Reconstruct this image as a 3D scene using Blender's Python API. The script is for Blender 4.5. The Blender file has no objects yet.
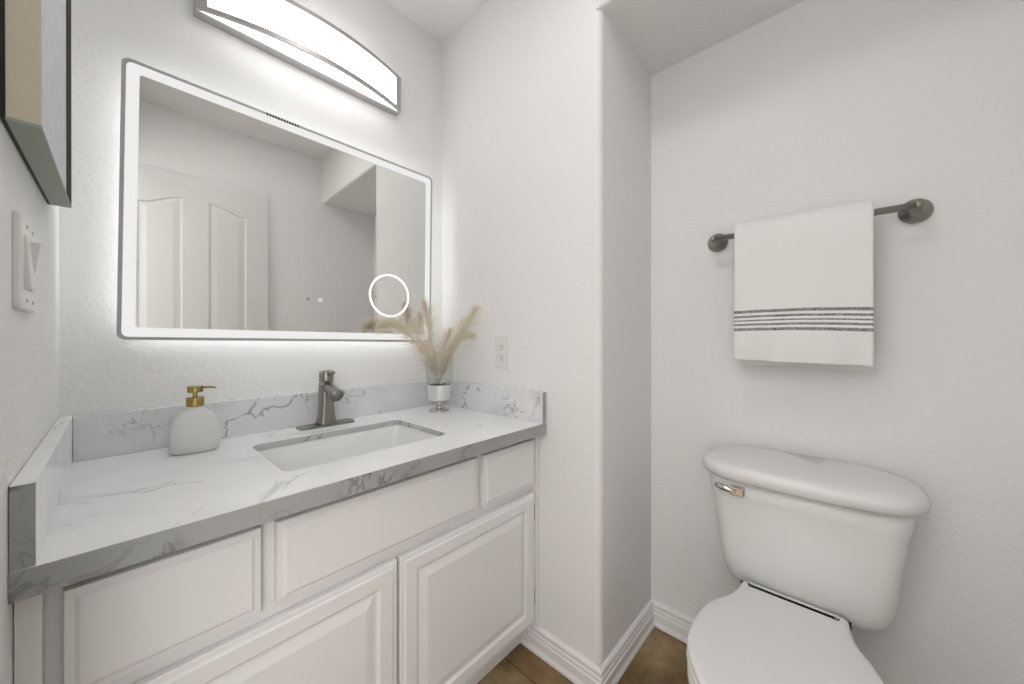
import bpy, bmesh, math, random
from math import sin, cos, pi, radians
from mathutils import Vector, Matrix
SC = bpy.context.scene
COL = SC.collection
# ------------------------------------------------------------------ camera, world, lights, exposure
EYE = 1.056                      # camera height above the floor (metres)
FPX = 363.0                      # focal length in pixels of the 1024 px wide frame
cd = bpy.data.cameras.new('camera'); cam = bpy.data.objects.new('camera', cd); COL.objects.link(cam)
cd.sensor_width = 36.0; cd.lens = FPX / 1024 * 36.0; cd.shift_y = -3.0 / 1024; cd.clip_start = .01
TH = math.atan2(333, 363)        # the view turns this far from +X (along the vanity) towards +Y (the mirror wall)
cam.location = (0, 0, EYE); cam.rotation_euler = (pi / 2, 0, TH - pi / 2)
SC.camera = cam
w = bpy.data.worlds.new('world'); SC.world = w; w.use_nodes = True
w.node_tree.nodes['Background'].inputs[0].default_value = (1, .995, .99, 1)
w.node_tree.nodes['Background'].inputs[1].default_value = 4.2
SC.view_settings.view_transform = 'Standard'; SC.view_settings.look = 'None'
SC.view_settings.gamma = 1; SC.view_settings.use_curve_mapping = False
SC.view_settings.exposure = 0.0
def area(name, loc, rot, sx, sy, power, color=(1, .99, .98)):
    l = bpy.data.lights.new(name, 'AREA'); l.shape = 'RECTANGLE'; l.size = sx; l.size_y = sy
    l.energy = power; l.color = color
    o = bpy.data.objects.new(name, l); COL.objects.link(o); o.location = loc; o.rotation_euler = rot
    return o
HALL_FILL_POWER = 12
ROOM_FILL_POWER = 2.8
VANITY_EMIT = 4.3
LED_EMIT = 4.4
FROST_EMIT = .86
area('added_hall_fill', (-.80, .15, 2.28), (0, 0, 0), 1.0, 1.6, HALL_FILL_POWER)  # unseen fill lamp added in the hall to brighten the room
dl = area('added_room_fill', (.45, .35, 2.318), (0, 0, 0), .28, .28, ROOM_FILL_POWER); dl.data.shape = 'DISK'  # unseen overhead fill, added to lift the counter and walls

# ------------------------------------------------------------------ materials
def mat(name, col, rough=.5, metal=0, **k):
    m = bpy.data.materials.new(name); m.use_nodes = True
    b = m.node_tree.nodes['Principled BSDF']
    b.inputs['Base Color'].default_value = (*col, 1); b.inputs['Roughness'].default_value = rough
    b.inputs['Metallic'].default_value = metal
    for n, v in k.items():
        b.inputs[n.replace('_', ' ')].default_value = v
    return m
def N(m, t, **k):
    n = m.node_tree.nodes.new(t)
    for a, v in k.items(): setattr(n, a, v)
    return n
def L(m, a, b): m.node_tree.links.new(a, b)
def bump(m, scale, strength, dist, detail=3, rough=.5):
    b = m.node_tree.nodes['Principled BSDF']
    tc = N(m, 'ShaderNodeTexCoord'); no = N(m, 'ShaderNodeTexNoise'); bp = N(m, 'ShaderNodeBump')
    no.inputs['Scale'].default_value = scale; no.inputs['Detail'].default_value = detail; no.inputs['Roughness'].default_value = rough
    bp.inputs['Strength'].default_value = strength; bp.inputs['Distance'].default_value = dist
    L(m, tc.outputs['Object'], no.inputs['Vector']); L(m, no.outputs[0], bp.inputs['Height']); L(m, bp.outputs[0], b.inputs['Normal'])
    return m
def emis(name, col, s):
    m = bpy.data.materials.new(name); m.use_nodes = True; nt = m.node_tree
    nt.nodes.remove(nt.nodes['Principled BSDF'])
    e = N(m, 'ShaderNodeEmission'); e.inputs[0].default_value = (*col, 1); e.inputs[1].default_value = s
    L(m, e.outputs[0], nt.nodes['Material Output'].inputs[0]); return m
M = {}
M['wall'] = bump(mat('wall_paint', (.86, .855, .85), .65), 95, .35, .004, 2)
M['ceil'] = bump(mat('ceiling_paint', (.87, .868, .862), .8), 60, .3, .004, 2)
M['trim'] = mat('white_trim_paint', (.86, .855, .85), .3)
M['cab'] = mat('white_cabinet_paint', (.86, .855, .85), .35)
M['gap'] = mat('dark_gap', (.05, .05, .05), .8)
M['ceramic'] = mat('toilet_ceramic', (.80, .795, .785), .26)
M['seat'] = mat('seat_plastic', (.80, .80, .785), .22)
M['basin'] = mat('basin_ceramic', (.92, .92, .915), .15)
M['chrome'] = mat('chrome', (.62, .61, .60), .12, 1)
M['nickel'] = bump(mat('brushed_nickel', (.30, .285, .25), .33, 1), 300, .05, .0005)
M['faucet'] = bump(mat('aged_nickel', (.29, .28, .25), .28, 1), 300, .05, .0005)
M['gold'] = mat('brushed_gold', (.40, .30, .10), .3, 1)
M['bottle'] = mat('matte_white_ceramic', (.72, .72, .705), .5)
M['metal_light'] = mat('satin_nickel_fixture', (.52, .505, .49), .35, 1)
M['plastic'] = mat('white_plastic', (.80, .795, .78), .3)
M['dark'] = mat('dark_slot', (.08, .08, .08), .6)
M['diff'] = emis('lit_diffuser', (1, .99, .98), VANITY_EMIT)
M['led'] = emis('mirror_back_led', (.99, .995, 1), LED_EMIT)
M['frost'] = emis('lit_frosted_band', (1, .99, .975), FROST_EMIT)
M['ring'] = emis('lit_frosted_ring', (1, .995, .985), 1.3)
M['mirror'] = mat('silvered_glass', (.80, .80, .785), 0.0, 1)
M['margin'] = mat('mirror_margin', (.46, .46, .455), .45)
M['tan'] = bump(mat('raw_wood_side', (.66, .60, .47), .6), 60, .3, .002)
M['sage'] = mat('sage_grey_rail', (.36, .39, .33), .6)
M['black'] = mat('black_backing', (.01, .01, .01), .6)
M['olive'] = mat('dark_olive_lip', (.07, .065, .045), .5)
M['silver'] = mat('speckled_silver', (.78, .78, .78), .3, .6)
M['door'] = mat('door_paint', (.72, .72, .71), .35)

def canvas_mat():
    m = mat('pale_canvas', (.62, .65, .69), .7); b = m.node_tree.nodes['Principled BSDF']
    tc = N(m, 'ShaderNodeTexCoord'); no = N(m, 'ShaderNodeTexNoise'); r = N(m, 'ShaderNodeValToRGB')
    no.inputs['Scale'].default_value = 45; no.inputs['Detail'].default_value = 6
    r.color_ramp.elements[0].position = .3; r.color_ramp.elements[0].color = (.60, .63, .67, 1)
    r.color_ramp.elements[1].position = .7; r.color_ramp.elements[1].color = (.74, .76, .78, 1)
    L(m, tc.outputs['Object'], no.inputs['Vector']); L(m, no.outputs[0], r.inputs[0]); L(m, r.outputs[0], b.inputs['Base Color'])
    return m
M['canvas'] = canvas_mat()

def quartz(name, base, vein, seed, vscale=4.0, thr=.016, mask=.52, cloud=.12):
    """polished quartz: thin wandering veins that come and go, over a faint cloudy ground"""
    m = mat(name, base, .16); b = m.node_tree.nodes['Principled BSDF']
    tc = N(m, 'ShaderNodeTexCoord'); mp = N(m, 'ShaderNodeMapping'); mp.inputs['Location'].default_value = seed
    L(m, tc.outputs['Object'], mp.inputs[0])
    def noise(scale, det, dist=0.0):
        n = N(m, 'ShaderNodeTexNoise'); n.inputs['Scale'].default_value = scale
        n.inputs['Detail'].default_value = det; n.inputs['Distortion'].default_value = dist
        L(m, mp.outputs[0], n.inputs['Vector']); return n.outputs[0]
    def math_(op, a, v, clamp=False):
        n = N(m, 'ShaderNodeMath', operation=op); n.use_clamp = clamp
        if hasattr(a, 'links'): L(m, a, n.inputs[0])
        else: n.inputs[0].default_value = a
        if hasattr(v, 'links'): L(m, v, n.inputs[1])
        else: n.inputs[1].default_value = v
        return n.outputs[0]
    def vein_of(scale, dist, t, mlo, mhi, mscale):
        d = math_('ABSOLUTE', math_('SUBTRACT', noise(scale, 5, dist), .5), 0)
        r = N(m, 'ShaderNodeMapRange'); r.inputs[1].default_value = 0; r.inputs[2].default_value = t
        r.inputs[3].default_value = 1; r.inputs[4].default_value = 0; L(m, d, r.inputs[0])
        k = N(m, 'ShaderNodeMapRange'); k.inputs[1].default_value = mlo; k.inputs[2].default_value = mhi
        L(m, noise(mscale, 2), k.inputs[0])
        return math_('MULTIPLY', r.outputs[0], k.outputs[0], True)
    v1 = vein_of(vscale, 1.2, thr, mask, mask + .07, 3.2)
    v2 = vein_of(vscale * 2.1, 1.8, thr * 1.3, mask + .02, mask + .10, 4.7)
    v = math_('MAXIMUM', v1, math_('MULTIPLY', v2, .7))
    mx = N(m, 'ShaderNodeMix', data_type='RGBA'); mx.inputs[6].default_value = (*base, 1)
    mx.inputs[7].default_value = (base[0] * (1 - cloud), base[1] * (1 - cloud), base[2] * (1 - cloud * .9), 1)
    cm = N(m, 'ShaderNodeMapRange'); cm.inputs[1].default_value = .45; cm.inputs[2].default_value = .7
    L(m, noise(5, 4, .8), cm.inputs[0]); L(m, cm.outputs[0], mx.inputs[0])
    m2 = N(m, 'ShaderNodeMix', data_type='RGBA'); m2.inputs[7].default_value = (*vein, 1)
    L(m, mx.outputs[2], m2.inputs[6]); L(m, v, m2.inputs[0]); L(m, m2.outputs[2], b.inputs['Base Color'])
    return m
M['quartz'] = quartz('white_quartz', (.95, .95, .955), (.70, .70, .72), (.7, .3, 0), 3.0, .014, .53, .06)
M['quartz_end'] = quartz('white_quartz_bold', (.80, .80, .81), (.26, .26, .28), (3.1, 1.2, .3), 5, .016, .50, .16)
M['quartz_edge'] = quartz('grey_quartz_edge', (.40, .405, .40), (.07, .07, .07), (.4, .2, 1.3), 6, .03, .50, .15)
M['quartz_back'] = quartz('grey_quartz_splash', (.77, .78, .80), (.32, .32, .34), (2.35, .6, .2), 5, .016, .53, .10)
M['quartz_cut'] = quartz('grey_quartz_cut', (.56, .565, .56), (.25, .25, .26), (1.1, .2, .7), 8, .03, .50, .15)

def floor_mat():
    m = mat('brown_slate_tile', (.2, .12, .05), .38); b = m.node_tree.nodes['Principled BSDF']
    tc = N(m, 'ShaderNodeTexCoord'); n1 = N(m, 'ShaderNodeTexNoise'); n2 = N(m, 'ShaderNodeTexNoise')
    n1.inputs['Scale'].default_value = 7; n1.inputs['Detail'].default_value = 7; n1.inputs['Roughness'].default_value = .65
    n2.inputs['Scale'].default_value = 2.6; n2.inputs['Detail'].default_value = 3
    r = N(m, 'ShaderNodeValToRGB'); e = r.color_ramp.elements
    e[0].position = .32; e[0].color = (.12, .07, .03, 1); e[1].position = .72; e[1].color = (.46, .36, .21, 1)
    x = e.new(.52); x.color = (.27, .18, .075, 1)
    bt = N(m, 'ShaderNodeTexBrick'); bt.offset = 0; bt.inputs['Scale'].default_value = 1
    bt.inputs['Brick Width'].default_value = .45; bt.inputs['Row Height'].default_value = .45; bt.inputs['Mortar Size'].default_value = .003
    bt.inputs['Color1'].default_value = (1, 1, 1, 1); bt.inputs['Color2'].default_value = (.86, .86, .86, 1); bt.inputs['Mortar'].default_value = (.45, .42, .4, 1)
    mp = N(m, 'ShaderNodeMapping'); mp.inputs['Location'].default_value = (.05, .34, 0)
    L(m, tc.outputs['Object'], mp.inputs[0]); L(m, mp.outputs[0], bt.inputs[0])
    for n in (n1, n2): L(m, tc.outputs['Object'], n.inputs['Vector'])
    L(m, n1.outputs[0], r.inputs[0])
    hue = N(m, 'ShaderNodeMix', data_type='RGBA', blend_type='MULTIPLY'); hue.inputs[0].default_value = 1
    L(m, r.outputs[0], hue.inputs[6]); L(m, bt.outputs[0], hue.inputs[7])
    r2 = N(m, 'ShaderNodeMix', data_type='RGBA'); r2.inputs[7].default_value = (.38, .20, .10, 1)
    k = N(m, 'ShaderNodeMapRange'); k.inputs[1].default_value = .5; k.inputs[2].default_value = .7; k.inputs[4].default_value = .45
    L(m, n2.outputs[0], k.inputs[0]); L(m, k.outputs[0], r2.inputs[0]); L(m, hue.outputs[2], r2.inputs[6]); L(m, r2.outputs[2], b.inputs['Base Color'])
    bp = N(m, 'ShaderNodeBump'); bp.inputs['Strength'].default_value = .4; bp.inputs['Distance'].default_value = .003
    L(m, n1.outputs[0], bp.inputs['Height']); L(m, bp.outputs[0], b.inputs['Normal'])
    return m
M['floor'] = floor_mat()

def glass_mat():
    m = bpy.data.materials.new('clear_glass'); m.use_nodes = True; nt = m.node_tree; nt.nodes.remove(nt.nodes['Principled BSDF'])
    t = N(m, 'ShaderNodeBsdfTransparent'); t.inputs[0].default_value = (.97, .985, .98, 1)
    g = N(m, 'ShaderNodeBsdfGlossy'); g.inputs['Roughness'].default_value = .03
    lw = N(m, 'ShaderNodeLayerWeight'); lw.inputs[0].default_value = .25; mx = N(m, 'ShaderNodeMixShader')
    mr = N(m, 'ShaderNodeMapRange'); mr.inputs[3].default_value = .05; mr.inputs[4].default_value = .6
    L(m, lw.outputs['Facing'], mr.inputs[0]); L(m, mr.outputs[0], mx.inputs[0]); L(m, t.outputs[0], mx.inputs[1]); L(m, g.outputs[0], mx.inputs[2])
    L(m, mx.outputs[0], nt.nodes['Material Output'].inputs[0]); return m
M['glass'] = glass_mat()

def towel_mat(z0, lines):
    """white terry with five woven charcoal bands at fixed heights of the cloth"""
    m = mat('white_terry', (.86, .855, .845), .95, Sheen_Weight=.2); b = m.node_tree.nodes['Principled BSDF']
    tc = N(m, 'ShaderNodeTexCoord'); sp = N(m, 'ShaderNodeSeparateXYZ'); uv = N(m, 'ShaderNodeUVMap')
    L(m, uv.outputs[0], sp.inputs[0])
    no = N(m, 'ShaderNodeTexNoise'); no.inputs['Scale'].default_value = 260; L(m, tc.outputs['Object'], no.inputs['Vector'])
    acc = None
    for (a, c) in lines:
        n1 = N(m, 'ShaderNodeMath', operation='COMPARE'); L(m, sp.outputs[1], n1.inputs[0]); n1.inputs[1].default_value = (a + c) / 2; n1.inputs[2].default_value = (c - a) / 2
        if acc is None: acc = n1.outputs[0]
        else:
            n2 = N(m, 'ShaderNodeMath', operation='MAXIMUM'); L(m, acc, n2.inputs[0]); L(m, n1.outputs[0], n2.inputs[1]); acc = n2.outputs[0]
    k = N(m, 'ShaderNodeMapRange'); k.inputs[1].default_value = .35; k.inputs[2].default_value = .6; k.inputs[3].default_value = 1; k.inputs[4].default_value = .62
    L(m, no.outputs[0], k.inputs[0])
    mu = N(m, 'ShaderNodeMath', operation='MULTIPLY'); L(m, acc, mu.inputs[0]); L(m, k.outputs[0], mu.inputs[1])
    mx = N(m, 'ShaderNodeMix', data_type='RGBA'); mx.inputs[6].default_value = (.86, .855, .845, 1); mx.inputs[7].default_value = (.10, .105, .105, 1)
    L(m, mu.outputs[0], mx.inputs[0]); L(m, mx.outputs[2], b.inputs['Base Color'])
    bp = N(m, 'ShaderNodeBump'); bp.inputs['Strength'].default_value = .35; bp.inputs['Distance'].default_value = .002
    L(m, no.outputs[0], bp.inputs['Height']); L(m, bp.outputs[0], b.inputs['Normal'])
    return m
def pampas_mat(name, c1, c2):
    m = mat(name, c1, .8); b = m.node_tree.nodes['Principled BSDF']; nt = m.node_tree
    tl = N(m, 'ShaderNodeBsdfTranslucent'); ms = N(m, 'ShaderNodeMixShader'); ms.inputs[0].default_value = .5
    at = N(m, 'ShaderNodeVertexColor'); at.layer_name = 'tone'
    mx = N(m, 'ShaderNodeMix', data_type='RGBA'); mx.inputs[6].default_value = (*c1, 1); mx.inputs[7].default_value = (*c2, 1)
    L(m, at.outputs[0], mx.inputs[0]); L(m, mx.outputs[2], b.inputs['Base Color']); L(m, mx.outputs[2], tl.inputs[0])
    L(m, b.outputs[0], ms.inputs[1]); L(m, tl.outputs[0], ms.inputs[2])
    tr_ = N(m, 'ShaderNodeBsdfTransparent'); m3 = N(m, 'ShaderNodeMixShader'); m3.inputs[0].default_value = .42
    L(m, ms.outputs[0], m3.inputs[1]); L(m, tr_.outputs[0], m3.inputs[2]); L(m, m3.outputs[0], nt.nodes['Material Output'].inputs[0])
    return m
M['pampas'] = pampas_mat('dried_pampas', (.88, .78, .60), (1, 1, .98))
M['stem'] = mat('dried_stem', (.55, .47, .30), .7)

# ------------------------------------------------------------------ helpers
def tag(o, label=None, cat=None, group=None, kind=None):
    for k, v in (('label', label), ('category', cat), ('group', group), ('kind', kind)):
        if v: o[k] = v
    return o
def empty(name, loc, label, cat, group=None):
    o = bpy.data.objects.new(name, None); COL.objects.link(o); o.location = loc; o.empty_display_size = .05
    return tag(o, label, cat, group)
def obj(name, bm, mats, parent=None, smooth=False, bevel=0, seg=2, loc=None, sub=0):
    """link bm (world coordinates) as one mesh object; parent keeps world placement"""
    me = bpy.data.meshes.new(name)
    bmesh.ops.recalc_face_normals(bm, faces=bm.faces)
    bm.to_mesh(me); bm.free()
    if not isinstance(mats, (list, tuple)): mats = [mats]
    for m in mats: me.materials.append(m)
    if smooth:
        for p in me.polygons: p.use_smooth = True
    o = bpy.data.objects.new(name, me); COL.objects.link(o)
    if parent is not None:
        o.parent = parent
        inv = Vector((0, 0, 0)); p = parent
        while p is not None: inv += p.location; p = p.parent
        me.transform(Matrix.Translation(-inv))
    if bevel:
        b = o.modifiers.new('bevel', 'BEVEL'); b.width = bevel; b.segments = seg; b.limit_method = 'ANGLE'; b.angle_limit = radians(40)
        for p in me.polygons: p.use_smooth = True
        wn = o.modifiers.new('wn', 'WEIGHTED_NORMAL'); wn.keep_sharp = True
    if sub:
        s = o.modifiers.new('sub', 'SUBSURF'); s.levels = sub; s.render_levels = sub
    return o
def struct(name, bm, m, **k):
    return tag(obj(name, bm, m, **k), kind='structure')
def box(bm, x0, x1, y0, y1, z0, z1, mi=0):
    v = [bm.verts.new((x, y, z)) for x in (x0, x1) for y in (y0, y1) for z in (z0, z1)]
    fs = []
    for q in ((0, 1, 3, 2), (4, 6, 7, 5), (0, 4, 5, 1), (2, 3, 7, 6), (0, 2, 6, 4), (1, 5, 7, 3)):
        f = bm.faces.new([v[i] for i in q]); f.material_index = mi; fs.append(f)
    return v
def BX(*a):
    bm = bmesh.new(); box(bm, *a); return bm
def loft(bm, rings, cap0=True, cap1=True, closed=True, mi=0):
    R = [[bm.verts.new(p) for p in r] for r in rings]
    n = len(R[0])
    for a, b in zip(R, R[1:]):
        for i in range(n if closed else n - 1):
            j = (i + 1) % n
            f = bm.faces.new((a[i], a[j], b[j], b[i])); f.material_index = mi
    if cap0: f = bm.faces.new(R[0][::-1]); f.material_index = mi
    if cap1: f = bm.faces.new(R[-1]); f.material_index = mi
    return R
def lathe(bm, prof, c, axis='z', n=32, cap0=True, cap1=True, sx=1, sy=1):
    """prof: (radius, height) pairs along the axis from point c"""
    rings = []
    for r, h in prof:
        ring = []
        for i in range(n):
            a = 2 * pi * i / n; p, q = r * cos(a) * sx, r * sin(a) * sy
            if axis == 'z': v = (c[0] + p, c[1] + q, c[2] + h)
            elif axis == 'x': v = (c[0] + h, c[1] + p, c[2] + q)
            else: v = (c[0] + p, c[1] + h, c[2] + q)
            ring.append(v)
        rings.append(ring)
    return loft(bm, rings, cap0, cap1)
def tube(bm, pts, rad, n=16, caps=True):
    pts = [Vector(p) for p in pts]; rings = []
    if not hasattr(rad, '__len__'): rad = [rad] * len(pts)
    up = Vector((0, 0, 1))
    for i, p in enumerate(pts):
        t = (pts[min(i + 1, len(pts) - 1)] - pts[max(i - 1, 0)]).normalized()
        if abs(t.dot(up)) > .95: up = Vector((1, 0, 0))
        u = t.cross(up).normalized(); v = u.cross(t).normalized(); up = v
        rings.append([p + (u * cos(2 * pi * k / n) + v * sin(2 * pi * k / n)) * rad[i] for k in range(n)])
    return loft(bm, rings, caps, caps)
def rrect(x0, x1, y0, y1, r, n=6):
    """rounded rectangle, counter-clockwise, 4*(n+1) points"""
    P = []
    for cx, cy, a0 in ((x1 - r, y1 - r, 0), (x0 + r, y1 - r, 90), (x0 + r, y0 + r, 180), (x1 - r, y0 + r, 270)):
        for i in range(n + 1):
            a = radians(a0 + 90 * i / n); P.append((cx + r * cos(a), cy + r * sin(a)))
    return P
def bez(P, n):
    """Catmull-Rom through P, n samples"""
    P = [Vector(p) for p in P]; Q = [P[0] * 2 - P[1]] + P + [P[-1] * 2 - P[-2]]; out = []
    for k in range(n + 1):
        t = k / n * (len(P) - 1); i = min(int(t), len(P) - 2); f = t - i
        a, b, c, d = Q[i:i + 4]
        out.append(.5 * ((2 * b) + (c - a) * f + (2 * a - 5 * b + 4 * c - d) * f * f + (3 * b - a - 3 * c + d) * f ** 3))
    return out

# ------------------------------------------------------------------ the room
XL, XR, XA = -.0855, .949, 1.327      # left wall, wall beside the vanity, wall behind the toilet
YB, YC, YF = 1.28, .524, -.30         # mirror wall, alcove corner, wall behind the camera
ZC, ZS = 2.332, 2.021                 # ceiling, soffit over the toilet
XH = -1.35                            # hall beyond the doorway
ZF = .023                             # top of the tiles
struct('floor', BX(XH - .1, 1.45, -1.9, 1.9, -.06, ZF), M['floor'])
struct('ceiling', BX(XH - .1, 1.45, -1.9, 1.9, ZC, ZC + .08), M['ceil'])
bm = bmesh.new()                        # added ring, out of view, around the disc fill light
for a, b in ((.141, .175),):
    pr = [(b, 0), (b, -.006), (b - .010, -.014), (a, -.016), (a, -.004)]
    rr_ = [[(.45 + r_ * cos(2 * pi * i / 48), .35 + r_ * sin(2 * pi * i / 48), ZC + h_) for i in range(48)] for r_, h_ in pr]
    loft(bm, rr_, False, False)
struct('added_fill_ring', bm, M['trim'])
struct('wall_back', BX(XL, 1.45, YB, YB + .1, 0, ZC), M['wall'])
bm = bmesh.new()
r = .02
ring = [(1.45, YB), (XR, YB)] + [(XR + r - r * cos(radians(a)), YC + r - r * sin(radians(a))) for a in range(0, 91, 10)] + [(1.45, YC)]
loft(bm, [[(x, y, z) for x, y in ring] for z in (0, ZS)])
box(bm, XR, 1.45, YC, YB, ZS, ZC)
o = struct('wall_right', bm, M['wall'])
struct('wall_alcove', BX(XA, XA + .12, YF - .1, YC, 0, ZS), M['wall'])
bm = bmesh.new()
ring = [(1.45, ZC), (XR, ZC)] + [(XR + .012 - .012 * cos(radians(a)), ZS + .012 - .012 * sin(radians(a))) for a in range(0, 91, 15)] + [(1.45, ZS)]
loft(bm, [[(x, y, z) for x, z in ring] for y in (YF, YC)])
struct('wall_soffit', bm, M['wall'])
struct('wall_front', BX(XL - .115, 1.45, YF - .1, YF, 0, ZC), M['wall'])
bm = bmesh.new()                        # left wall with the doorway the camera stands beside
D0, D1, DZ = -.25, .50, 2.02
box(bm, XL - .115, XL, D1, YB + .1, 0, ZC); box(bm, XL - .115, XL, YF, D0, 0, ZC); box(bm, XL - .115, XL, D0, D1, DZ, ZC)
struct('wall_left', bm, M['wall'])
bm = bmesh.new()                        # jamb and casing of the doorway
box(bm, XL - .12, XL + .004, D1 - .012, D1, 0, DZ); box(bm, XL - .12, XL + .004, D0, D0 + .004, 0, DZ)
box(bm, XL - .12, XL + .004, D0 + .004, D1 - .012, DZ - .012, DZ)
box(bm, XL + .001, XL + .014, D1, D1 + .055, 0, DZ + .055); box(bm, XL + .001, XL + .014, D0 + .004, D1, DZ, DZ + .055)
struct('trim_1', bm, M['trim'], bevel=.002)
struct('wall_hall', BX(XH - .1, XH, -1.9, 1.9, 0, ZC), M['wall'])

def skirting(name, a, b, ma, mb):
    """moulded board from a to b on the floor; ma, mb are the mitre shifts per unit of thickness along the run"""
    a, b = Vector(a), Vector(b); d = (b - a).normalized(); nrm = Vector((d.y, -d.x))   # room side is to the right of the run
    prof = [(0, 0), (.021, 0), (.021, .010), (.017, .019), (.0155, .024), (.0155, .056), (.0125, .060), (.0125, .072), (.009, .078), (.0105, .084), (.0125, .090), (.0115, .098), (.007, .103), (0, .104)]
    prof = [(t, ZF + z * (.104 - ZF) / .104) for t, z in prof]
    bm = bmesh.new()
    rr = []
    for P, m, s in ((a, ma, -1), (b, mb, 1)):
        rr.append([(P.x + nrm.x * t + d.x * m * t * s, P.y + nrm.y * t + d.y * m * t * s, z) for t, z in prof])
    loft(bm, rr)
    return struct(name, bm, M['trim'])
skirting('baseboard_right', (XR, .8125), (XR, YC), 0, 1)
skirting('baseboard_corner', (XR, YC), (XA, YC), 1, -1)
skirting('baseboard_alcove', (XA, YC), (XA, YF), -1, -1)
skirting('baseboard_front', (XA, YF), (XL, YF), -1, 0)

# ------------------------------------------------------------------ open door resting against the wall behind the camera (seen in the mirror)
def panel_rings(bm, loop, y, sgn, steps):
    """rings of a sunk-and-raised moulding; loop = polygon in (x,z), steps = (inset, depth)"""
    cx = sum(p[0] for p in loop) / len(loop); cz = sum(p[1] for p in loop) / len(loop)
    hx = max(p[0] for p in loop) - cx; hz = max(p[1] for p in loop) - cz
    rings = []
    for ins, dep in steps:
        rings.append([(cx + (p[0] - cx) * (1 - ins / hx), y + sgn * dep, cz + (p[1] - cz) * (1 - ins / hz)) for p in loop])
    loft(bm, rings, cap0=False)
def planar_with_holes(bm, outer, holes, y):
    edges = []
    loops = []
    for lp in [outer] + holes:
        vs = [bm.verts.new((p[0], y, p[1])) for p in lp]; loops.append(vs)
        for i in range(len(vs)): edges.append(bm.edges.new((vs[i], vs[(i + 1) % len(vs)])))
    bmesh.ops.triangle_fill(bm, use_beauty=True, edges=edges)
    return loops
dr = empty('door_1', (-.084, -.299, .01), None, None); dr['kind'] = 'structure'
bm = bmesh.new()
xa, xb, yk, yf, zt = -.084, .614, -.299, -.264, 1.975
def arch(x0, x1, z0, zl, zr):
    pts = [(x0, z0), (x1, z0)]
    for i in range(9):
        t = i / 8; s = t * t * (3 - 2 * t)
        pts.append((x1 + (x0 - x1) * t, zr + (zl - zr) * s))
    return pts
steps = ((0, 0), (.006, .006), (.014, .006), (.038, .0015))
hl = [arch(.030, .208, .92, 1.786, 1.845), arch(.322, .500, .92, 1.845, 1.80), [(.030, .20), (.208, .20), (.208, .80), (.030, .80)], [(.322, .20), (.500, .20), (.500, .80), (.322, .80)]]
planar_with_holes(bm, [(xa, ZF + .01), (xb, ZF + .01), (xb, zt), (xa, zt)], hl, yf)
for h in hl: panel_rings(bm, h, yf, -1, steps)
v = [bm.verts.new(p) for p in ((xa, yf, ZF + .01), (xb, yf, ZF + .01), (xb, yf, zt), (xa, yf, zt), (xa, yk, ZF + .01), (xb, yk, ZF + .01), (xb, yk, zt), (xa, yk, zt))]
for q in ((0, 1, 5, 4), (1, 2, 6, 5), (2, 3, 7, 6), (3, 0, 4, 7), (4, 5, 6, 7)): bm.faces.new([v[i] for i in q])
bmesh.ops.remove_doubles(bm, verts=bm.verts, dist=.0001)
obj('door_leaf', bm, M['door'], dr)
bm = bmesh.new()
lathe(bm, [(.03, 0), (.03, .006), (.012, .01), (.011, .03), (.022, .036), (.027, .046), (.024, .058), (.012, .064)], (.553, yf, .92), 'y', 24)
obj('door_knob', bm, M['nickel'], dr, smooth=True)

# ------------------------------------------------------------------ vanity cabinet
cab = empty('vanity_cabinet', (.43, 1.0, 0), 'long white vanity cabinet with raised panel doors under the marble-look countertop', 'cabinet')
YK = .765                                # face of the carcass; doors stand 20 mm proud
bm = bmesh.new()
XL_, XR_ = XL + .0006, XR - .0006
box(bm, XL_, XR_, YK, YK + .018, .128, .747); box(bm, XL_, XR_, .813, .830, ZF, .1279)
box(bm, XL_, XL_ + .016, YK + .0181, YB - .001, ZF, .747); box(bm, XR_ - .016, XR_, YK + .0181, YB - .001, ZF, .747)
box(bm, XL_ + .0161, XR_ - .0161, YK + .0181, YB - .001, .128, .146); box(bm, XL_ + .0161, XR_ - .0161, YB - .008, YB - .001, .1461, .747)
obj('cabinet_body', bm, M['cab'], cab, bevel=.001)
for x0, x1 in ((XL + .0006, -.063), (.931, .9484)):
    obj('scribe_strip', BX(x0, x1, .747, YK, .108, .747), M['cab'], cab, bevel=.0015)
def slab(x0, x1, z0, z1, kind, name, parent):
    bm = bmesh.new(); yb, t = YK - .001, .020; yfr = yb - t + .001
    def R(i, y): return [(x0 + i, y, z0 + i), (x1 - i, y, z0 + i), (x1 - i, y, z1 - i), (x0 + i, y, z1 - i)]
    if kind == 'drawer':
        rings = [R(0, yb), R(0, yfr + .006), R(.0015, yfr + .0035), R(.010, yfr + .0030), R(.0145, yfr + .0004), R(.017, yfr)]
    else:
        rings = [R(0, yb), R(0, yfr + .005), R(.002, yfr + .0035), R(.010, yfr + .003), R(.014, yfr), R(.042, yfr), R(.045, yfr + .0035), R(.049, yfr + .0055), R(.053, yfr + .0055), R(.071, yfr + .0006), R(.074, yfr)]
    loft(bm, rings)
    return obj(name, bm, M['cab'], parent)
slab(-.047, .171, .580, .728, 'drawer', 'false_drawer_front', cab)
slab(.194, .676, .580, .728, 'drawer', 'false_drawer_front', cab)
slab(.698, .925, .580, .728, 'drawer', 'false_drawer_front', cab)
for x0, x1, hx in ((-.047, .431, None), (.438, .926, .9285)):
    d = slab(x0, x1, .131, .555, 'door', 'cabinet_door', cab)
    for hz in (.21, .49):
        xx = (x1 + .0015) if hx else (x0 - .0035)
        obj('hinge', BX(xx, xx + .002, .750, .7635, hz - .025, hz + .025), M['nickel'], d)

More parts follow.
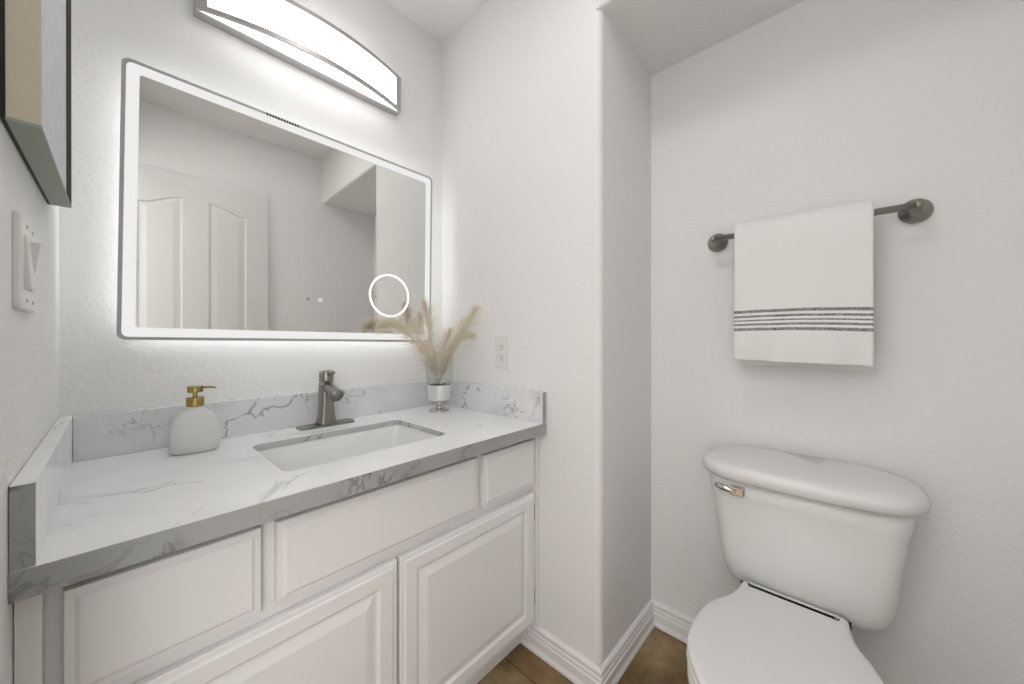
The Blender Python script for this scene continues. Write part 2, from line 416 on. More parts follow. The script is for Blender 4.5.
# ------------------------------------------------------------------ countertop with splashes
ct = empty('countertop', (.43, 1.0, .7475), 'white marble-look countertop with grey veins, grey front edge and low backsplashes', 'countertop')
ZT, ZU = .7826, .7475
YE = .717
SX0, SX1, SY0, SY1 = .232, .646, .842, 1.119
bm = bmesh.new()
hole = rrect(SX0, SX1, SY0, SY1, .022)
YJ = YE + .032
ZM = ZT - .015                          # the stone is 15 mm; the front edge is built up
for z in (ZT, ZM):
    edges = []
    for lp in ([(XL + .0004, YJ), (XR - .0004, YJ), (XR - .0004, YB - .0004), (XL + .0004, YB - .0004)], hole):
        vs = [bm.verts.new((x, y, z)) for x, y in lp]
        for i in range(len(vs)): edges.append(bm.edges.new((vs[i], vs[(i + 1) % len(vs)])))
    bmesh.ops.triangle_fill(bm, use_beauty=True, edges=edges)
for lp in ([(XL + .0004, YJ), (XR - .0004, YJ), (XR - .0004, YB - .0004), (XL + .0004, YB - .0004)], hole):
    n = len(lp)
    for i in range(n):
        a, b = lp[i], lp[(i + 1) % n]
        f = bm.faces.new([bm.verts.new(p) for p in ((*a, ZM), (*b, ZM), (*b, ZT), (*a, ZT))])
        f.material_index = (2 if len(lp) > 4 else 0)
bmesh.ops.remove_doubles(bm, verts=bm.verts, dist=.00005)
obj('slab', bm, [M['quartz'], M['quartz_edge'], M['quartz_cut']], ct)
bm = BX(XL + .0004, XR - .0004, YE, YJ, ZU, ZT); bmesh.ops.recalc_face_normals(bm, faces=bm.faces)
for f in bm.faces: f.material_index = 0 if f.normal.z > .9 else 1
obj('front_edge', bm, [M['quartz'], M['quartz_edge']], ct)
ZP = .884
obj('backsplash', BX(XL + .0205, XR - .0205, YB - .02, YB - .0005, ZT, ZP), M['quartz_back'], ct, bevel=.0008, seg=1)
def side(x0, x1, mi, name):
    bm = bmesh.new(); box(bm, x0, x1, YE + .001, YB - .0005, ZT, ZP)
    bmesh.ops.recalc_face_normals(bm, faces=bm.faces)
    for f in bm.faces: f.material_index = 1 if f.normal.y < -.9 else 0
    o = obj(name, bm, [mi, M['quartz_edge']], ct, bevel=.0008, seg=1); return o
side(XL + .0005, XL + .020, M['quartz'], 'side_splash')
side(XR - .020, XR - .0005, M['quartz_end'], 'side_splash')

# ------------------------------------------------------------------ undermount sink
sk = empty('sink', (.44, .98, .60), 'white rectangular undermount sink set in the countertop', 'sink')
bm = bmesh.new()
def RR(i, z, r=.022): return [(x, y, z) for x, y in rrect(SX0 + i, SX1 - i, SY0 + i, SY1 - i, max(r, .004))]
rings = [RR(-.020, ZM - .014, .03), RR(-.020, ZM - .0005, .03), RR(-.004, ZM - .0005), RR(-.002, ZM - .004), RR(.006, ZM - .06, .03), RR(.016, ZM - .105, .035), RR(.032, ZM - .124, .04), RR(.06, ZM - .131, .045), RR(.11, ZM - .134, .025)]
rings.append([(.439 + (x - .439) * .12, .98 + (y - .98) * .25, ZM - .137) for x, y, z in RR(.11, 0, .025)])
loft(bm, rings, cap0=False)
R2 = [RR(-.020, ZM - .014, .03), RR(.0, ZM - .016), RR(-.002, ZM - .07, .03), RR(.02, ZM - .135, .035), RR(.06, ZM - .145, .035)]
loft(bm, R2, cap0=False)
obj('basin', bm, M['basin'], sk, smooth=True)
bm = bmesh.new(); lathe(bm, [(.022, 0), (.022, .003), (.017, .004), (.015, .002), (.004, .002)], (.439, .98, ZM - .1375), 'z', 24)
obj('drain', bm, M['chrome'], sk, smooth=True)

# ------------------------------------------------------------------ faucet
fx, fy = .451, 1.214
fa = empty('faucet', (fx, fy, ZT), 'brushed nickel single-handle faucet on a long deck plate behind the sink', 'faucet')
bm = bmesh.new()
loft(bm, [[(x, y, ZT + z) for x, y in rrect(fx - .081 + i, fx + .081 - i, fy - .026 + i, fy + .026 - i, .008 - i)] for i, z in ((0, 0), (0, .0045), (.0015, .006))])
obj('deck_plate', bm, M['faucet'], fa)
def sqring(hx, hy, z, k=.45, cx=fx, cy=fy): return [(x, y, z) for x, y in rrect(cx - hx, cx + hx, cy - hy, cy + hy, min(hx, hy) * k)]
bm = bmesh.new(); z0 = ZT + .006
loft(bm, [sqring(.0265, .0255, z0), sqring(.0250, .0245, z0 + .006), sqring(.0215, .0222, z0 + .025, .5), sqring(.0195, .0205, z0 + .055, .55), sqring(.0190, .0200, z0 + .085, .6),
          sqring(.0200, .0208, z0 + .105, .7), sqring(.0205, .021, z0 + .122, .8), sqring(.0198, .020, z0 + .131, .9)])
obj('body', bm, M['faucet'], fa, smooth=True, bevel=0)
bm = bmesh.new()                         # spout: short thick arm falling forward to a flared round mouth
zs = ZT + .119
tube(bm, [(fx, fy - .005, zs + .002), (fx, fy - .03, zs + .001), (fx, fy - .048, zs - .003), (fx, fy - .062, zs - .008), (fx, fy - .076, zs - .014), (fx, fy - .083, zs - .017), (fx, fy - .0831, zs - .017), (fx, fy - .078, zs - .015)],
     [.017, .0165, .0165, .018, .0195, .020, .0165, .015], 24)
obj('spout', bm, M['faucet'], fa, smooth=True)
bm = bmesh.new(); zh = z0 + .133
lathe(bm, [(.018, 0), (.0205, .001), (.021, .004), (.0205, .028), (.018, .033), (.008, .0355)], (fx, fy, zh), 'z', 28)
hd = obj('handle', bm, M['faucet'], fa, smooth=True)
bm = bmesh.new()
tube(bm, [(fx, fy - .012, zh + .024), (fx + .001, fy - .03, zh + .025), (fx + .001, fy - .045, zh + .028), (fx + .001, fy - .052, zh + .031)], [.007, .0055, .0062, .0058], 12)
obj('lever', bm, M['faucet'], hd, smooth=True)

# ------------------------------------------------------------------ lit mirror
MROLL, MYAW = .7, -.8
YM = 1.228                               # face of the glass
MX0, MX1, MZ0, MZ1 = .0045, .8555, EYE - .0075, EYE + .6525
mi = empty('mirror', (.43, YB, 1.38), 'large rectangular backlit mirror with frosted light border above the sink', 'mirror')
def mring(i, y, r): return [(x, y, z) for x, z in rrect(MX0 + i, MX1 - i, MZ0 + i, MZ1 - i, max(r, .002))]
bm = bmesh.new(); loft(bm, [mring(0, YM + .005, .016), mring(0, YM + .001, .016), mring(.001, YM, .015)])
obj('mirror_glass', bm, M['mirror'], mi)
bm = bmesh.new(); loft(bm, [mring(.0002, YM - .0001, .016), mring(.0002, YM - .0005, .016), mring(.0078, YM - .0005, .012), mring(.0078, YM - .0001, .012), mring(.0002, YM - .0001, .016)], False, False)
obj('polished_margin', bm, M['margin'], mi)
bm = bmesh.new(); loft(bm, [mring(.045, YM + .005, .01), mring(.045, YB - .0005, .01)])
obj('chassis', bm, M['plastic'], mi)
bm = bmesh.new()
loft(bm, [mring(.030, YM + .012, .01), mring(.030, YM + .022, .01), mring(.0445, YM + .022, .01), mring(.0445, YM + .012, .01), mring(.030, YM + .012, .01)], False, False)
obj('back_light_strip', bm, M['led'], mi)
bm = bmesh.new(); loft(bm, [mring(.008, YM - .0004, .012), mring(.008, YM - .0008, .012), mring(.030, YM - .0008, .006), mring(.030, YM - .0004, .006), mring(.008, YM - .0004, .012)], False, False)
obj('light_border', bm, M['frost'], mi)
cx, cz = .678, EYE + .161
def cring(r, y, n=56): return [(cx + r * cos(2 * pi * i / n), y, cz + r * sin(2 * pi * i / n)) for i in range(n)]
bm = bmesh.new(); loft(bm, [cring(.0785, YM - .0004), cring(.0785, YM - .0009), cring(.0715, YM - .0009), cring(.0715, YM - .0004), cring(.0785, YM - .0004)], False, False)
obj('light_ring', bm, M['ring'], mi)
for x, m_, r_ in ((.405, 'ring_off', .0045), (.4405, 'ring', .0075)):
    bm = bmesh.new(); lathe(bm, [(r_, 0), (r_, -.0005), (r_ * .6, -.0007)], (x, YM, EYE + .124), 'y', 20)
    obj('touch_button', bm, mat('grey_icon', (.35, .35, .34), .4) if m_ == 'ring_off' else mat('white_icon', (.9, .9, .9), .3), mi)
bm = bmesh.new()
for i in range(12):
    x = .290 + i * .0072
    box(bm, x, x + .0036, YM - .0012, YM - .0001, MZ1 - .0085, MZ1 - .0008)
obj('vent_slots', bm, M['black'], mi)

mi.rotation_euler = (0, radians(MROLL), radians(MYAW))   # hung a touch out of true

# ------------------------------------------------------------------ bowed vanity light
vl = empty('vanity_light', (.43, YB, .93 + .98), 'long bowed bar light with glowing white diffuser and nickel frame above the mirror', 'light')
LX0, LX1, LZ0, LZ1 = .138, .730, EYE + .860, EYE + .990
obj('backplate', BX(LX0, LX1, 1.248, YB - .0005, LZ0, LZ1), M['metal_light'], vl, bevel=.001)
NB = 40
def bow(t): return 1.243 - .056 * (1 - (2 * t - 1) ** 2)
def bx(t): return LX0 + (LX1 - LX0) * t
bm = bmesh.new()                          # curved metal band: bottom rail, top rail, end plates
def rail(z0, z1, ta=0, tb=1, dep=.006):
    rings = []
    for i in range(NB + 1):
        t = ta + (tb - ta) * i / NB; y = bow(t)
        rings.append([(bx(t), y - .0015, z0), (bx(t), y - .0015, z1), (bx(t), y + dep, z1), (bx(t), y + dep, z0)])
    loft(bm, rings)
rail(LZ0, LZ0 + .013); rail(LZ1 - .013, LZ1); rail(LZ0 + .013, LZ1 - .013, 0, .040); rail(LZ0 + .013, LZ1 - .013, .960, 1)
for x0, x1 in ((LX0, LX0 + .002), (LX1 - .002, LX1)): box(bm, x0, x1, 1.244, 1.248, LZ0, LZ1)
obj('frame', bm, M['metal_light'], vl)
bm = bmesh.new()
rings = []
for i in range(NB + 1):
    t = .01 + .98 * i / NB; y = bow(t) + .003
    yb_ = 1.2478
    rings.append([(bx(t), y, LZ0 + .013), (bx(t), y, LZ1 - .013), (bx(t), y + .004, LZ1 - .003), (bx(t), yb_, LZ1 - .003), (bx(t), yb_, LZ0 + .003), (bx(t), y + .004, LZ0 + .003)])
loft(bm, rings)
obj('diffuser', bm, M['diff'], vl)

# ------------------------------------------------------------------ framed picture on the left wall
pf = empty('picture_frame', (XL, .885, 1.56), 'deep framed picture with pale canvas and raw wood sides on the left wall', 'picture')
PZ0, PZ1 = 1.299, 1.90
obj('backing', BX(XL + .0005, XL + .004, .666, 1.070, PZ0, PZ1), M['black'], pf)
obj('frame_side', BX(XL + .004, XL + .0285, .666, .6705, PZ0 + .003, PZ1), M['tan'], pf, bevel=.0008)
obj('bottom_rail', BX(XL + .004, XL + .0285, .666, 1.070, PZ0, PZ0 + .003), M['sage'], pf)
obj('canvas', BX(XL + .004, XL + .0225, .6706, 1.0655, PZ0 + .0031, PZ1 - .001), M['canvas'], pf)
obj('edge_lip', BX(XL + .004, XL + .0285, 1.0656, 1.070, PZ0 + .0031, PZ1), M['olive'], pf)
pf.rotation_euler = (radians(1.1), 0, 0)   # hangs a touch crooked

# ------------------------------------------------------------------ switch plate (left wall) and outlet (right wall)
sw = empty('light_switch', (XL, .795, 1.155), 'white double rocker switch plate on the left wall below the picture', 'switch')
bm = bmesh.new()
SY, SZ0, SZ1 = (.744, .868), 1.0935, 1.2135
loft(bm, [[(XL + x, y, z) for y, z in rrect(SY[0] + i, SY[1] - i, SZ0 + i, SZ1 - i, .004)] for x, i in ((.0003, 0), (.005, 0), (.0068, .002))])
obj('plate', bm, M['plastic'], sw)
for yc, tilt in ((.783, -1), (.829, 1)):
    bm = bmesh.new(); h = .034; zc_ = (SZ0 + SZ1) / 2
    xs = XL + .0068; a, b = (.001, .009) if tilt > 0 else (.006, .0015)
    v = [bm.verts.new(p) for p in ((xs - .002, yc - .0165, zc_ - h), (xs - .002, yc + .0165, zc_ - h), (xs - .002, yc + .0165, zc_ + h), (xs - .002, yc - .0165, zc_ + h),
        (xs + a, yc - .0165, zc_ - h), (xs + a, yc + .0165, zc_ - h), (xs + b, yc + .0165, zc_ + h), (xs + b, yc - .0165, zc_ + h))]
    for q in ((0, 1, 2, 3), (4, 5, 6, 7), (0, 1, 5, 4), (1, 2, 6, 5), (2, 3, 7, 6), (3, 0, 4, 7)): bm.faces.new([v[i] for i in q])
    obj('rocker', bm, M['plastic'], sw, bevel=.0008)
    for z in (SZ0 + .012, SZ1 - .012):
        bm = bmesh.new(); lathe(bm, [(.003, 0), (.003, .0008), (.0015, .0012)], (XL + .0068, yc, z), 'x', 14); obj('screw', bm, M['chrome'], sw)
ol = empty('wall_outlet', (XR, .914, 1.008), 'white wall outlet plate on the wall above the right end of the countertop', 'outlet')
OY, OZ0, OZ1 = (.878, .951), .9495, 1.0675
bm = bmesh.new()
loft(bm, [[(XR - x, y, z) for y, z in rrect(OY[0] + i, OY[1] - i, OZ0 + i, OZ1 - i, .004)] for x, i in ((.0003, 0), (.004, 0), (.006, .0025))])
obj('plate', bm, M['plastic'], ol)
bm = bmesh.new(); yc = (OY[0] + OY[1]) / 2; zc_ = (OZ0 + OZ1) / 2
loft(bm, [[(XR - .006 - x, y, z) for y, z in rrect(yc - .0165 + i, yc + .0165 - i, zc_ - .034 + i, zc_ + .034 - i, .003)] for x, i in ((-.001, 0), (.001, 0), (.0015, .0006))])
rc = obj('receptacle', bm, M['plastic'], ol)
for dz in (-.019, .019):
    bm = bmesh.new()
    for dy, hh in ((-.006, .0035), (.006, .0045)): box(bm, XR - .0081, XR - .0073, yc + dy - .0008, yc + dy + .0008, zc_ + dz - hh + .003, zc_ + dz + hh + .003)
    lathe(bm, [(.0024, 0), (.0024, .0008)], (XR - .0081, yc, zc_ + dz - .008), 'x', 12)
    obj('socket_slots', bm, M['dark'], rc)
obj('reset_button', BX(XR - .0088, XR - .007, yc - .007, yc + .007, zc_ - .0035, zc_ + .0035), M['plastic'], rc, bevel=.0004)

# ------------------------------------------------------------------ soap dispenser
sx_, sy_ = .130, 1.166
sd = empty('soap_dispenser', (sx_, sy_, ZT), 'rounded white ceramic soap dispenser with gold pump beside the sink', 'dispenser')
bm = bmesh.new()
def oval(hx, hy, z, n=48, e=2.7):
    out = []
    for i in range(n):
        a = 2 * pi * i / n; c_, s_ = cos(a), sin(a)
        out.append((sx_ + hx * math.copysign(abs(c_) ** (2 / e), c_), sy_ + hy * math.copysign(abs(s_) ** (2 / e), s_), ZT + z))
    return out
B = [(.040, .020, .0), (.0475, .0265, .001), (.0525, .0305, .006), (.0555, .033, .018), (.0565, .034, .035), (.0555, .0335, .055), (.0525, .032, .073), (.047, .0295, .088), (.038, .026, .100), (.028, .0215, .1085), (.021, .018, .113), (.0185, .0172, .118), (.0178, .017, .121)]
loft(bm, [oval(a, b, z, e=2.0 + .7 * max(0, min(1, (.115 - z) / .03))) for a, b, z in B])
obj('bottle', bm, M['bottle'], sd, smooth=True)
bm = bmesh.new(); lathe(bm, [(.0185, .120), (.0195, .121), (.0198, .123), (.0198, .142), (.019, .1435), (.006, .1438)], (sx_, sy_, ZT), 'z', 32)
pc = obj('pump_collar', bm, M['gold'], sd, smooth=False)
for p in pc.data.polygons: p.use_smooth = len(p.vertices) == 4
bm = bmesh.new()
lathe(bm, [(.0055, .143), (.0055, .156), (.0075, .157)], (sx_, sy_, ZT), 'z', 20)
lathe(bm, [(.0168, .1568), (.0175, .1575), (.0175, .172), (.0168, .1728)], (sx_, sy_, ZT), 'z', 28)
ph = obj('pump_head', bm, M['gold'], sd)
bm = bmesh.new()
tube(bm, [(sx_ + .012, sy_ - .004, ZT + .169), (sx_ + .026, sy_ - .013, ZT + .169), (sx_ + .038, sy_ - .021, ZT + .1685), (sx_ + .043, sy_ - .024, ZT + .1655)], [.0028, .0025, .0024, .002], 12)
obj('spout', bm, M['gold'], ph, smooth=True)
sd.scale = (.87, .87, .92)

# ------------------------------------------------------------------ goblet vase and pampas grass
vx, vy = .830, 1.137
va = empty('vase', (vx, vy, ZT), 'clear glass vase on a silver goblet bowl and stem in the corner of the countertop', 'vase')
bm = bmesh.new()
lathe(bm, [(.0370, .0), (.0385, .001), (.0375, .004), (.022, .009), (.010, .013), (.0075, .018), (.011, .023), (.0145, .029), (.0135, .034), (.008, .0385), (.010, .041), (.02, .0425)], (vx, vy, ZT), 'z', 36)
obj('stem', bm, M['chrome'], va, smooth=True)
bm = bmesh.new()
lathe(bm, [(.015, .0415), (.036, .0425), (.0395, .046), (.0405, .052), (.0425, .075), (.0455, .0985), (.0455, .101), (.043, .101), (.041, .095), (.02, .093)], (vx, vy, ZT), 'z', 40)
obj('silver_bowl', bm, M['silver'], va, smooth=True)
bm = bmesh.new()
lathe(bm, [(.044, .1005), (.047, .13), (.0495, .165), (.0525, .200), (.0535, .201), (.0545, .200), (.0515, .165), (.049, .13), (.0462, .1015), (.045, .1012)], (vx, vy, ZT), 'z', 40, False, False)
obj('glass_cylinder', bm, M['glass'], va, smooth=True)
bm = bmesh.new(); random.seed(3)
for i in range(46):
    a = random.uniform(0, 2 * pi); q = .037 * math.sqrt(random.random()); s_ = random.uniform(.004, .0065)
    m4 = Matrix.Translation((vx + q * cos(a), vy + q * sin(a), ZT + .098 + random.uniform(0, .003))) @ Matrix.Diagonal((s_, s_, s_ * .7, 1))
    bmesh.ops.create_icosphere(bm, subdivisions=1, radius=1, matrix=m4)
pb = tag(obj('pebbles', bm, M['black'], smooth=True), 'small black pebbles at the foot of the glass vase', 'pebbles', kind='stuff')

def plume(pts, label, seed, r0=.022, dens=900, start=.12, thick=1.0):
    rnd = random.Random(seed)
    P = [(vx + rnd.uniform(-.012, .012), vy + rnd.uniform(-.012, .012), ZT + .104)] + list(pts)
    C = bez(P, 60)
    root = empty('pampas_stem', P[0], label, 'dried grass', 'pampas grass stems in the vase')
    bm = bmesh.new(); tube(bm, C[:50:4], [.0016] * len(C[:50:4]), 6); obj('stalk', bm, M['stem'], root, smooth=True)
    bm = bmesh.new(); tone = bm.loops.layers.color.new('tone')
    for k in range(int(dens * 1.6)):
        t = start + (.96 - start) * rnd.random() ** .9
        i = min(int(t * 60), 59); p = C[i].lerp(C[i + 1], t * 60 - i) if i < 60 else C[60]
        d = (C[min(i + 1, 60)] - C[max(i - 1, 0)]).normalized()
        s = (t - start) / (1 - start)
        env = math.sin(pi * min(1, .22 + .72 * s)) ** .8
        rv = Vector((rnd.gauss(0, 1), rnd.gauss(0, 1), rnd.gauss(0, 1))); rv = (rv - d * rv.dot(d)).normalized()
        tip = max(0, (s - .72) / .28)
        ln = (.020 + .042 * rnd.random() ** 1.7 + (.03 * rnd.random() if rnd.random() < .12 else 0)) * (.5 + .6 * env) * thick
        sp = rnd.uniform(.2, 1.25) * (1 - .65 * tip)
        dirv = (d + rv * sp).normalized()
        w_ = rnd.uniform(.00025, .00060)
        p = p + rv * (r0 * .45 * rnd.random() * env * (1 - .8 * tip))
        mid = p + dirv * ln * .5 + Vector((0, 0, rnd.uniform(-.001, .003)))
        end = p + dirv * ln + rv * env * r0 * .2 * rnd.random() + Vector((0, 0, -rnd.uniform(0, .012)))
        sd_ = dirv.cross(Vector((rnd.gauss(0, 1), rnd.gauss(0, 1), rnd.gauss(0, 1)))).normalized() * w_
        sd2 = dirv.cross(sd_).normalized() * w_
        tn = min(1, max(0, .25 + .7 * rnd.random() - (.12 if s < .3 else 0) + .2 * (sp - .4)))
        lim = lambda q: Vector((min(q.x, XR - .003), min(q.y, YM - .003), max(q.z, ZT + .1)))
        for sv in (sd_, sd2):
            vs = [bm.verts.new(lim(q)) for q in (p + sv * .6, p - sv * .6, mid - sv, mid + sv)]
            f = bm.faces.new(vs); g = bm.faces.new([vs[3], vs[2], bm.verts.new(lim(end))])
            for l in list(f.loops) + list(g.loops): l[tone] = (tn, tn, tn, 1)
    me = bpy.data.meshes.new('plume'); bm.to_mesh(me); bm.free(); me.materials.append(M['pampas'])
    o = bpy.data.objects.new('plume', me); COL.objects.link(o); o.parent = root
    me.transform(Matrix.Translation(-Vector(P[0])))
plume([(.795, 1.14, .959), (.733, 1.15, 1.045), (.678, 1.16, 1.098), (.640, 1.165, 1.108), (.612, 1.165, 1.098)], 'long pampas plume arching left in front of the lit mirror ring', 1, .028, 1300)
plume([(.8175, 1.14, .958), (.7975, 1.15, 1.071), (.788, 1.155, 1.15), (.776, 1.16, 1.195)], 'tallest pale pampas plume rising upright from the vase', 2, .022, 900, thick=.95)
plume([(.844, 1.12, .957), (.868, 1.085, 1.045), (.895, 1.055, 1.115), (.925, 1.03, 1.172)], 'long pampas plume leaning up to the far right beside the wall', 3, .022, 1000)
plume([(.840, 1.12, .946), (.854, 1.09, 1.025), (.885, 1.06, 1.068), (.918, 1.045, 1.070)], 'short pampas plume drooping right below the far-right plume', 4, .024, 700, thick=.9)
plume([(.823, 1.135, .946), (.832, 1.12, 1.01), (.838, 1.10, 1.062), (.845, 1.09, 1.085)], 'shortest pampas plume standing in the middle of the bunch', 5, .02, 600, thick=.9)
plume([(.807, 1.145, .947), (.775, 1.15, 1.02), (.752, 1.16, 1.088), (.742, 1.165, 1.118)], 'wispy pampas plume between the arching plume and the tallest one', 6, .024, 420, thick=1.1)

# ------------------------------------------------------------------ towel rail and towel
BXc, BZ = 1.267, 1.369
tr = empty('towel_rail', (XA, .09, BZ), 'brushed nickel towel rail with round end plates on the wall above the toilet', 'towel rail')
bm = bmesh.new(); tube(bm, [(BXc, .305, BZ), (BXc, .09, BZ), (BXc, -.127, BZ)], .0085, 20); obj('bar', bm, M['nickel'], tr, smooth=True)
for y in (.305, -.127):
    bm = bmesh.new()
    lathe(bm, [(.0295, -.0003), (.030, -.004), (.029, -.009), (.025, -.014), (.018, -.020), (.0135, -.028), (.0115, -.040), (.0108, -.052), (.0100, -.060), (.0092, -.064), (.0065, -.0675), (.002, -.069)], (XA, y, BZ), 'x', 36)
    obj('post', bm, M['nickel'], tr, smooth=True)
# towel: a thick folded cloth hung over the bar
TY0, TY1 = -.051, .241
zb = .989
lines = []
zz = 1.0725
# stripe bands as heights on the front of the cloth
for a, c_ in ((0, .0080), (.0147, .0207), (.0273, .0313), (.0379, .0439), (.0514, .0594)): lines.append((zz + a, zz + c_))
M['towel'] = towel_mat(zb, lines)
bm = bmesh.new(); uvl = bm.loops.layers.uv.new('UVMap')
def tprofile(v):
    """outline of the folded cloth in (x,z), front hem -> over the bar -> back hem; v shifts along y"""
    out = []
    top = BZ + .011
    pts = [(-.034, zb), (-.037, zb + .05), (-.035, zb + .14), (-.034, zb + .24), (-.032, top - .03), (-.027, top - .006), (-.014, top + .012), (.002, top + .016), (.016, top + .008), (.024, top - .010), (.025, top - .05), (.026, 1.2), (.027, 1.08), (.027, zb - .012)]
    return pts
NV = 36
def towel_ring(t, inner):
    y = TY0 + (TY1 - TY0) * t
    P = bez([(p[0], 0, p[1]) for p in tprofile(t)], 70)
    out = []
    for k, p in enumerate(P):
        front = max(0, 1 - k / 35); hang = max(0, min(1, (BZ - p.z) / .3))
        x = BXc + p.x + hang * front * (.0035 * sin(t * 9 + 1.0) + .002 * sin(t * 21 + p.z * 30)) - .004 * front * hang * sin(pi * t)
        z = p.z
        if k < 35: z += -.004 * hang * t * 0 + .006 * hang * t
        if k >= 35: z += 0
        yy = y + (.5 - t) * .010 * hang * front * 0
        if k < 35: yy += .004 * hang * (t - .5) * 0
        out.append((x, yy, z, p.z))
    return out
G = [towel_ring(i / NV, 0) for i in range(NV + 1)]
V = [[bm.verts.new(q[:3]) for q in row] for row in G]
for i in range(NV):
    for k in range(len(G[0]) - 1):
        f = bm.faces.new((V[i][k], V[i][k + 1], V[i + 1][k + 1], V[i + 1][k]))
        for l, (a, b) in zip(f.loops, ((i, k), (i, k + 1), (i + 1, k + 1), (i + 1, k))):
            s = .004 * sin(pi * a / NV * .9 + .2)
            zz_ = G[a][b][3] - s if b < 35 else 0
            l[uvl].uv = (a / NV, zz_)
tw = obj('towel', bm, M['towel'], smooth=True)
tag(tw, 'white folded hand towel with five charcoal stripes hanging over the towel rail', 'towel')
so = tw.modifiers.new('solid', 'SOLIDIFY'); so.thickness = .011; so.offset = 0; so.use_rim = True
bv = tw.modifiers.new('b', 'BEVEL'); bv.width = .004; bv.segments = 3; bv.limit_method = 'ANGLE'; bv.angle_limit = radians(50)

# ------------------------------------------------------------------ toilet
TYC = .088
to = empty('toilet', (1.0, TYC, 0), 'white two-piece toilet with closed lid under the towel rail', 'toilet')
def tring(hw, xf, z, bowd=.02, rad=.055, xb=1.312, c=TYC, n=10):
    pts = rrect(xf, xb, c - hw, c + hw, rad, n); out = []
    # densify the front edge so that it can bow
    for i, p in enumerate(pts):
        out.append(p)
        q = pts[(i + 1) % len(pts)]
        if abs(p[0] - q[0]) < 1e-6 and abs(p[1] - q[1]) > .05:
            for k in range(1, 14): out.append((p[0], p[1] + (q[1] - p[1]) * k / 14))
    res = []
    for x, y in out:
        u = (y - c) / hw; fr = max(0, min(1, (xb - x) / (xb - xf)))
        res.append((x + bowd * (u * u) * fr - 0 * bowd, y, z))
    return res
bm = bmesh.new()
Z = [(.380, .130, 1.166, .045), (.384, .148, 1.154, .045), (.392, .159, 1.148, .045), (.408, .166, 1.144, .043), (.435, .173, 1.138, .042), (.475, .178, 1.133, .041), (.53, .1835, 1.129, .04), (.59, .190, 1.126, .04), (.622, .1935, 1.124, .04), (.632, .1975, 1.123, .04), (.682, .204, 1.122, .04)]
loft(bm, [tring(hw, xf, z, .014, rad) for z, hw, xf, rad in Z])
tk = obj('tank', bm, M['ceramic'], to, smooth=True)
bm = bmesh.new()
Z = [(.679, .206, 1.108, .072), (.6795, .214, 1.100, .078), (.686, .2215, 1.093, .082), (.697, .225, 1.0895, .085), (.707, .2245, 1.090, .085), (.716, .2195, 1.096, .082), (.7210, .211, 1.105, .076), (.7245, .196, 1.122, .066), (.7275, .17, 1.15, .05), (.7290, .13, 1.18, .035), (.7296, .06, 1.21, .02)]
loft(bm, [tring(hw, xf, z, .020, rad, 1.316 - max(0, (z - .7)) * .3) for z, hw, xf, rad in Z])
obj('tank_lid', bm, M['ceramic'], to, smooth=True)
bm = bmesh.new()
yl, zl, xl = .214, .650, 1.1245
loft(bm, [[(xl - d, y, z) for y, z in rrect(yl - .019 + i, yl + .014 - i, zl - .0125 + i, zl + .0125 - i, .004)] for d, i in ((-.006, 0), (.007, 0), (.010, .003))])
hb = obj('flush_lever', bm, M['chrome'], to)
bm = bmesh.new()
tube(bm, [(xl - .008, yl, zl), (xl - .010, yl + .012, zl + .001), (xl - .009, yl + .024, zl + .002), (xl - .006, yl + .040, zl + .004), (xl - .003, yl + .050, zl + .005)], [.0055, .006, .0075, .0085, .006], 14)
obj('lever_arm', bm, M['chrome'], hb, smooth=True)
TYS = .097
# seat lid outline in (x, y), hinge end first, mirrored about the centre line
half = [(1.134, .0), (1.134, .058), (1.133, .092), (1.125, .102), (1.108, .105), (1.080, .108), (1.043, .118), (1.008, .137), (.965, .153), (.925, .158), (.887, .159), (.835, .154), (.795, .139), (.76, .117), (.733, .093), (.712, .064), (.701, .032), (.698, .012), (.6975, 0)]
def outline(scale=0.0, zz=0, dx=0):
    pts = bez([(a, b, 0) for a, b in half], 54); P = [(p.x, p.y) for p in pts]
    full = [(x, TYS + y) for x, y in P] + [(x, TYS - y) for x, y in P[-2:0:-1]]
    cx_, cy_ = .89, TYS; out = []
    n = len(full)
    for i, (x, y) in enumerate(full):
        a, b = full[i - 1], full[(i + 1) % n]; t = Vector((b[0] - a[0], b[1] - a[1])).normalized(); nr = Vector((t.y, -t.x))
        if nr.dot(Vector((x - cx_, y - cy_))) < 0: nr = -nr
        out.append((x - nr.x * scale + dx, y - nr.y * scale, zz))
    return out
bm = bmesh.new()
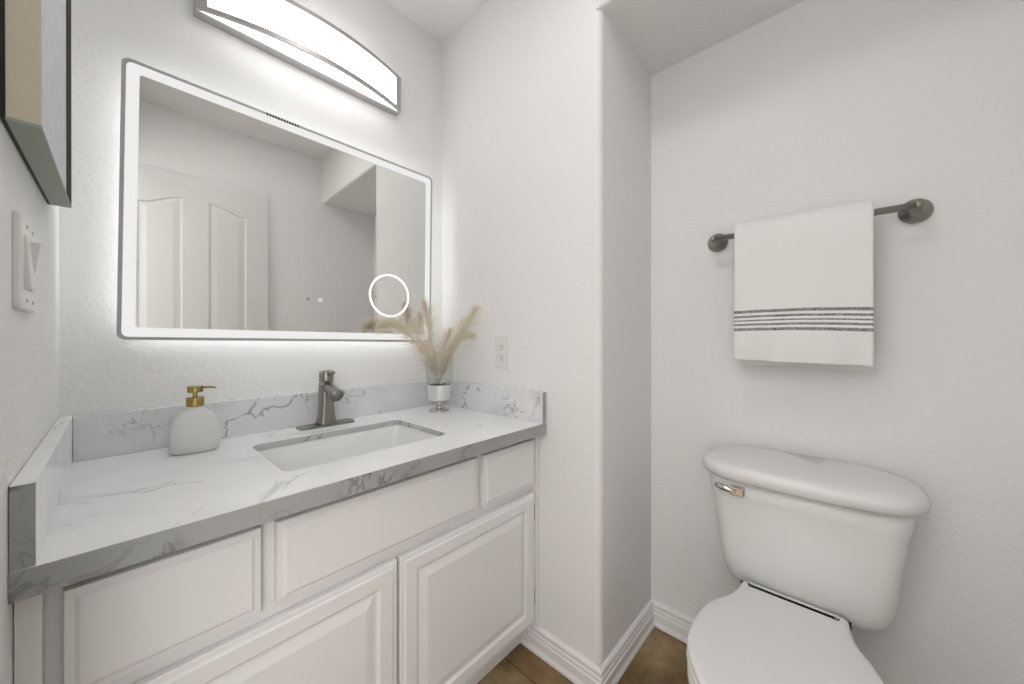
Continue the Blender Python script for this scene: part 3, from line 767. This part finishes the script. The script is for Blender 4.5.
loft(bm, [outline(.004, .3985), outline(.0, .4005), outline(-.001, .406), outline(.0, .412), outline(.003, .4155), outline(.010, .4175), outline(.03, .4185)])
obj('seat_lid', bm, M['seat'], to, smooth=True)
bm = bmesh.new()
loft(bm, [outline(.004, .378), outline(.000, .380), outline(-.002, .388), outline(.0, .394), outline(.004, .3965)])
obj('seat', bm, M['seat'], to, smooth=True)
for s in (-1, 1):
    bm = bmesh.new(); tube(bm, [(1.132, TYS + s * .070, .400), (1.132, TYS + s * .108, .400)], .009, 16)
    obj('hinge', bm, M['black'], to, smooth=True)
# bowl with the deck that carries the tank
def bowlring(z, s, xb, hwb, xf_shift=0, k=1.0):
    """outline squeezed by s towards the middle; the back runs to xb with half width hwb"""
    out = []
    n = 60
    base = outline(0, z)
    for x, y, _ in base:
        u = (x - .89)
        if u > .05:                       # back part stretches to the deck
            f = (u - .05) / (1.128 - .94); x2 = .94 + (xb - .94) * f
            yb = (y - TYS) * k; w_ = 1 - f; y2 = TYS + (yb * w_ * (1 - 0) + math.copysign(min(abs(yb) / .11 * hwb, hwb), yb) * f if abs(y - TYS) > 1e-6 else 0)
            out.append((x2, y2, z))
        else:
            out.append((.89 + u * k + xf_shift + .05 * (1 - k), TYS + (y - TYS) * k, z))
    return out
bm = bmesh.new()
loft(bm, [bowlring(.377, 0, 1.295, .105, 0, .97), bowlring(.370, 0, 1.297, .108, 0, 1.0), bowlring(.345, 0, 1.297, .108, 0, 1.0), bowlring(.32, 0, 1.29, .105, .01, .95),
          bowlring(.27, 0, 1.25, .10, .03, .84), bowlring(.20, 0, 1.20, .10, .06, .72), bowlring(.12, 0, 1.19, .105, .07, .64), bowlring(.05, 0, 1.20, .115, .07, .66), bowlring(ZF, 0, 1.21, .12, .065, .70)])
obj('bowl', bm, M['ceramic'], to, smooth=True)
bm = bmesh.new(); box(bm, 1.142, 1.29, TYS - .103, TYS + .098, .3772, .3806)  # tank gasket, widened into a dark strip for the shade behind the lid
obj('gasket_gap_shade', bm, M['dark'], to)
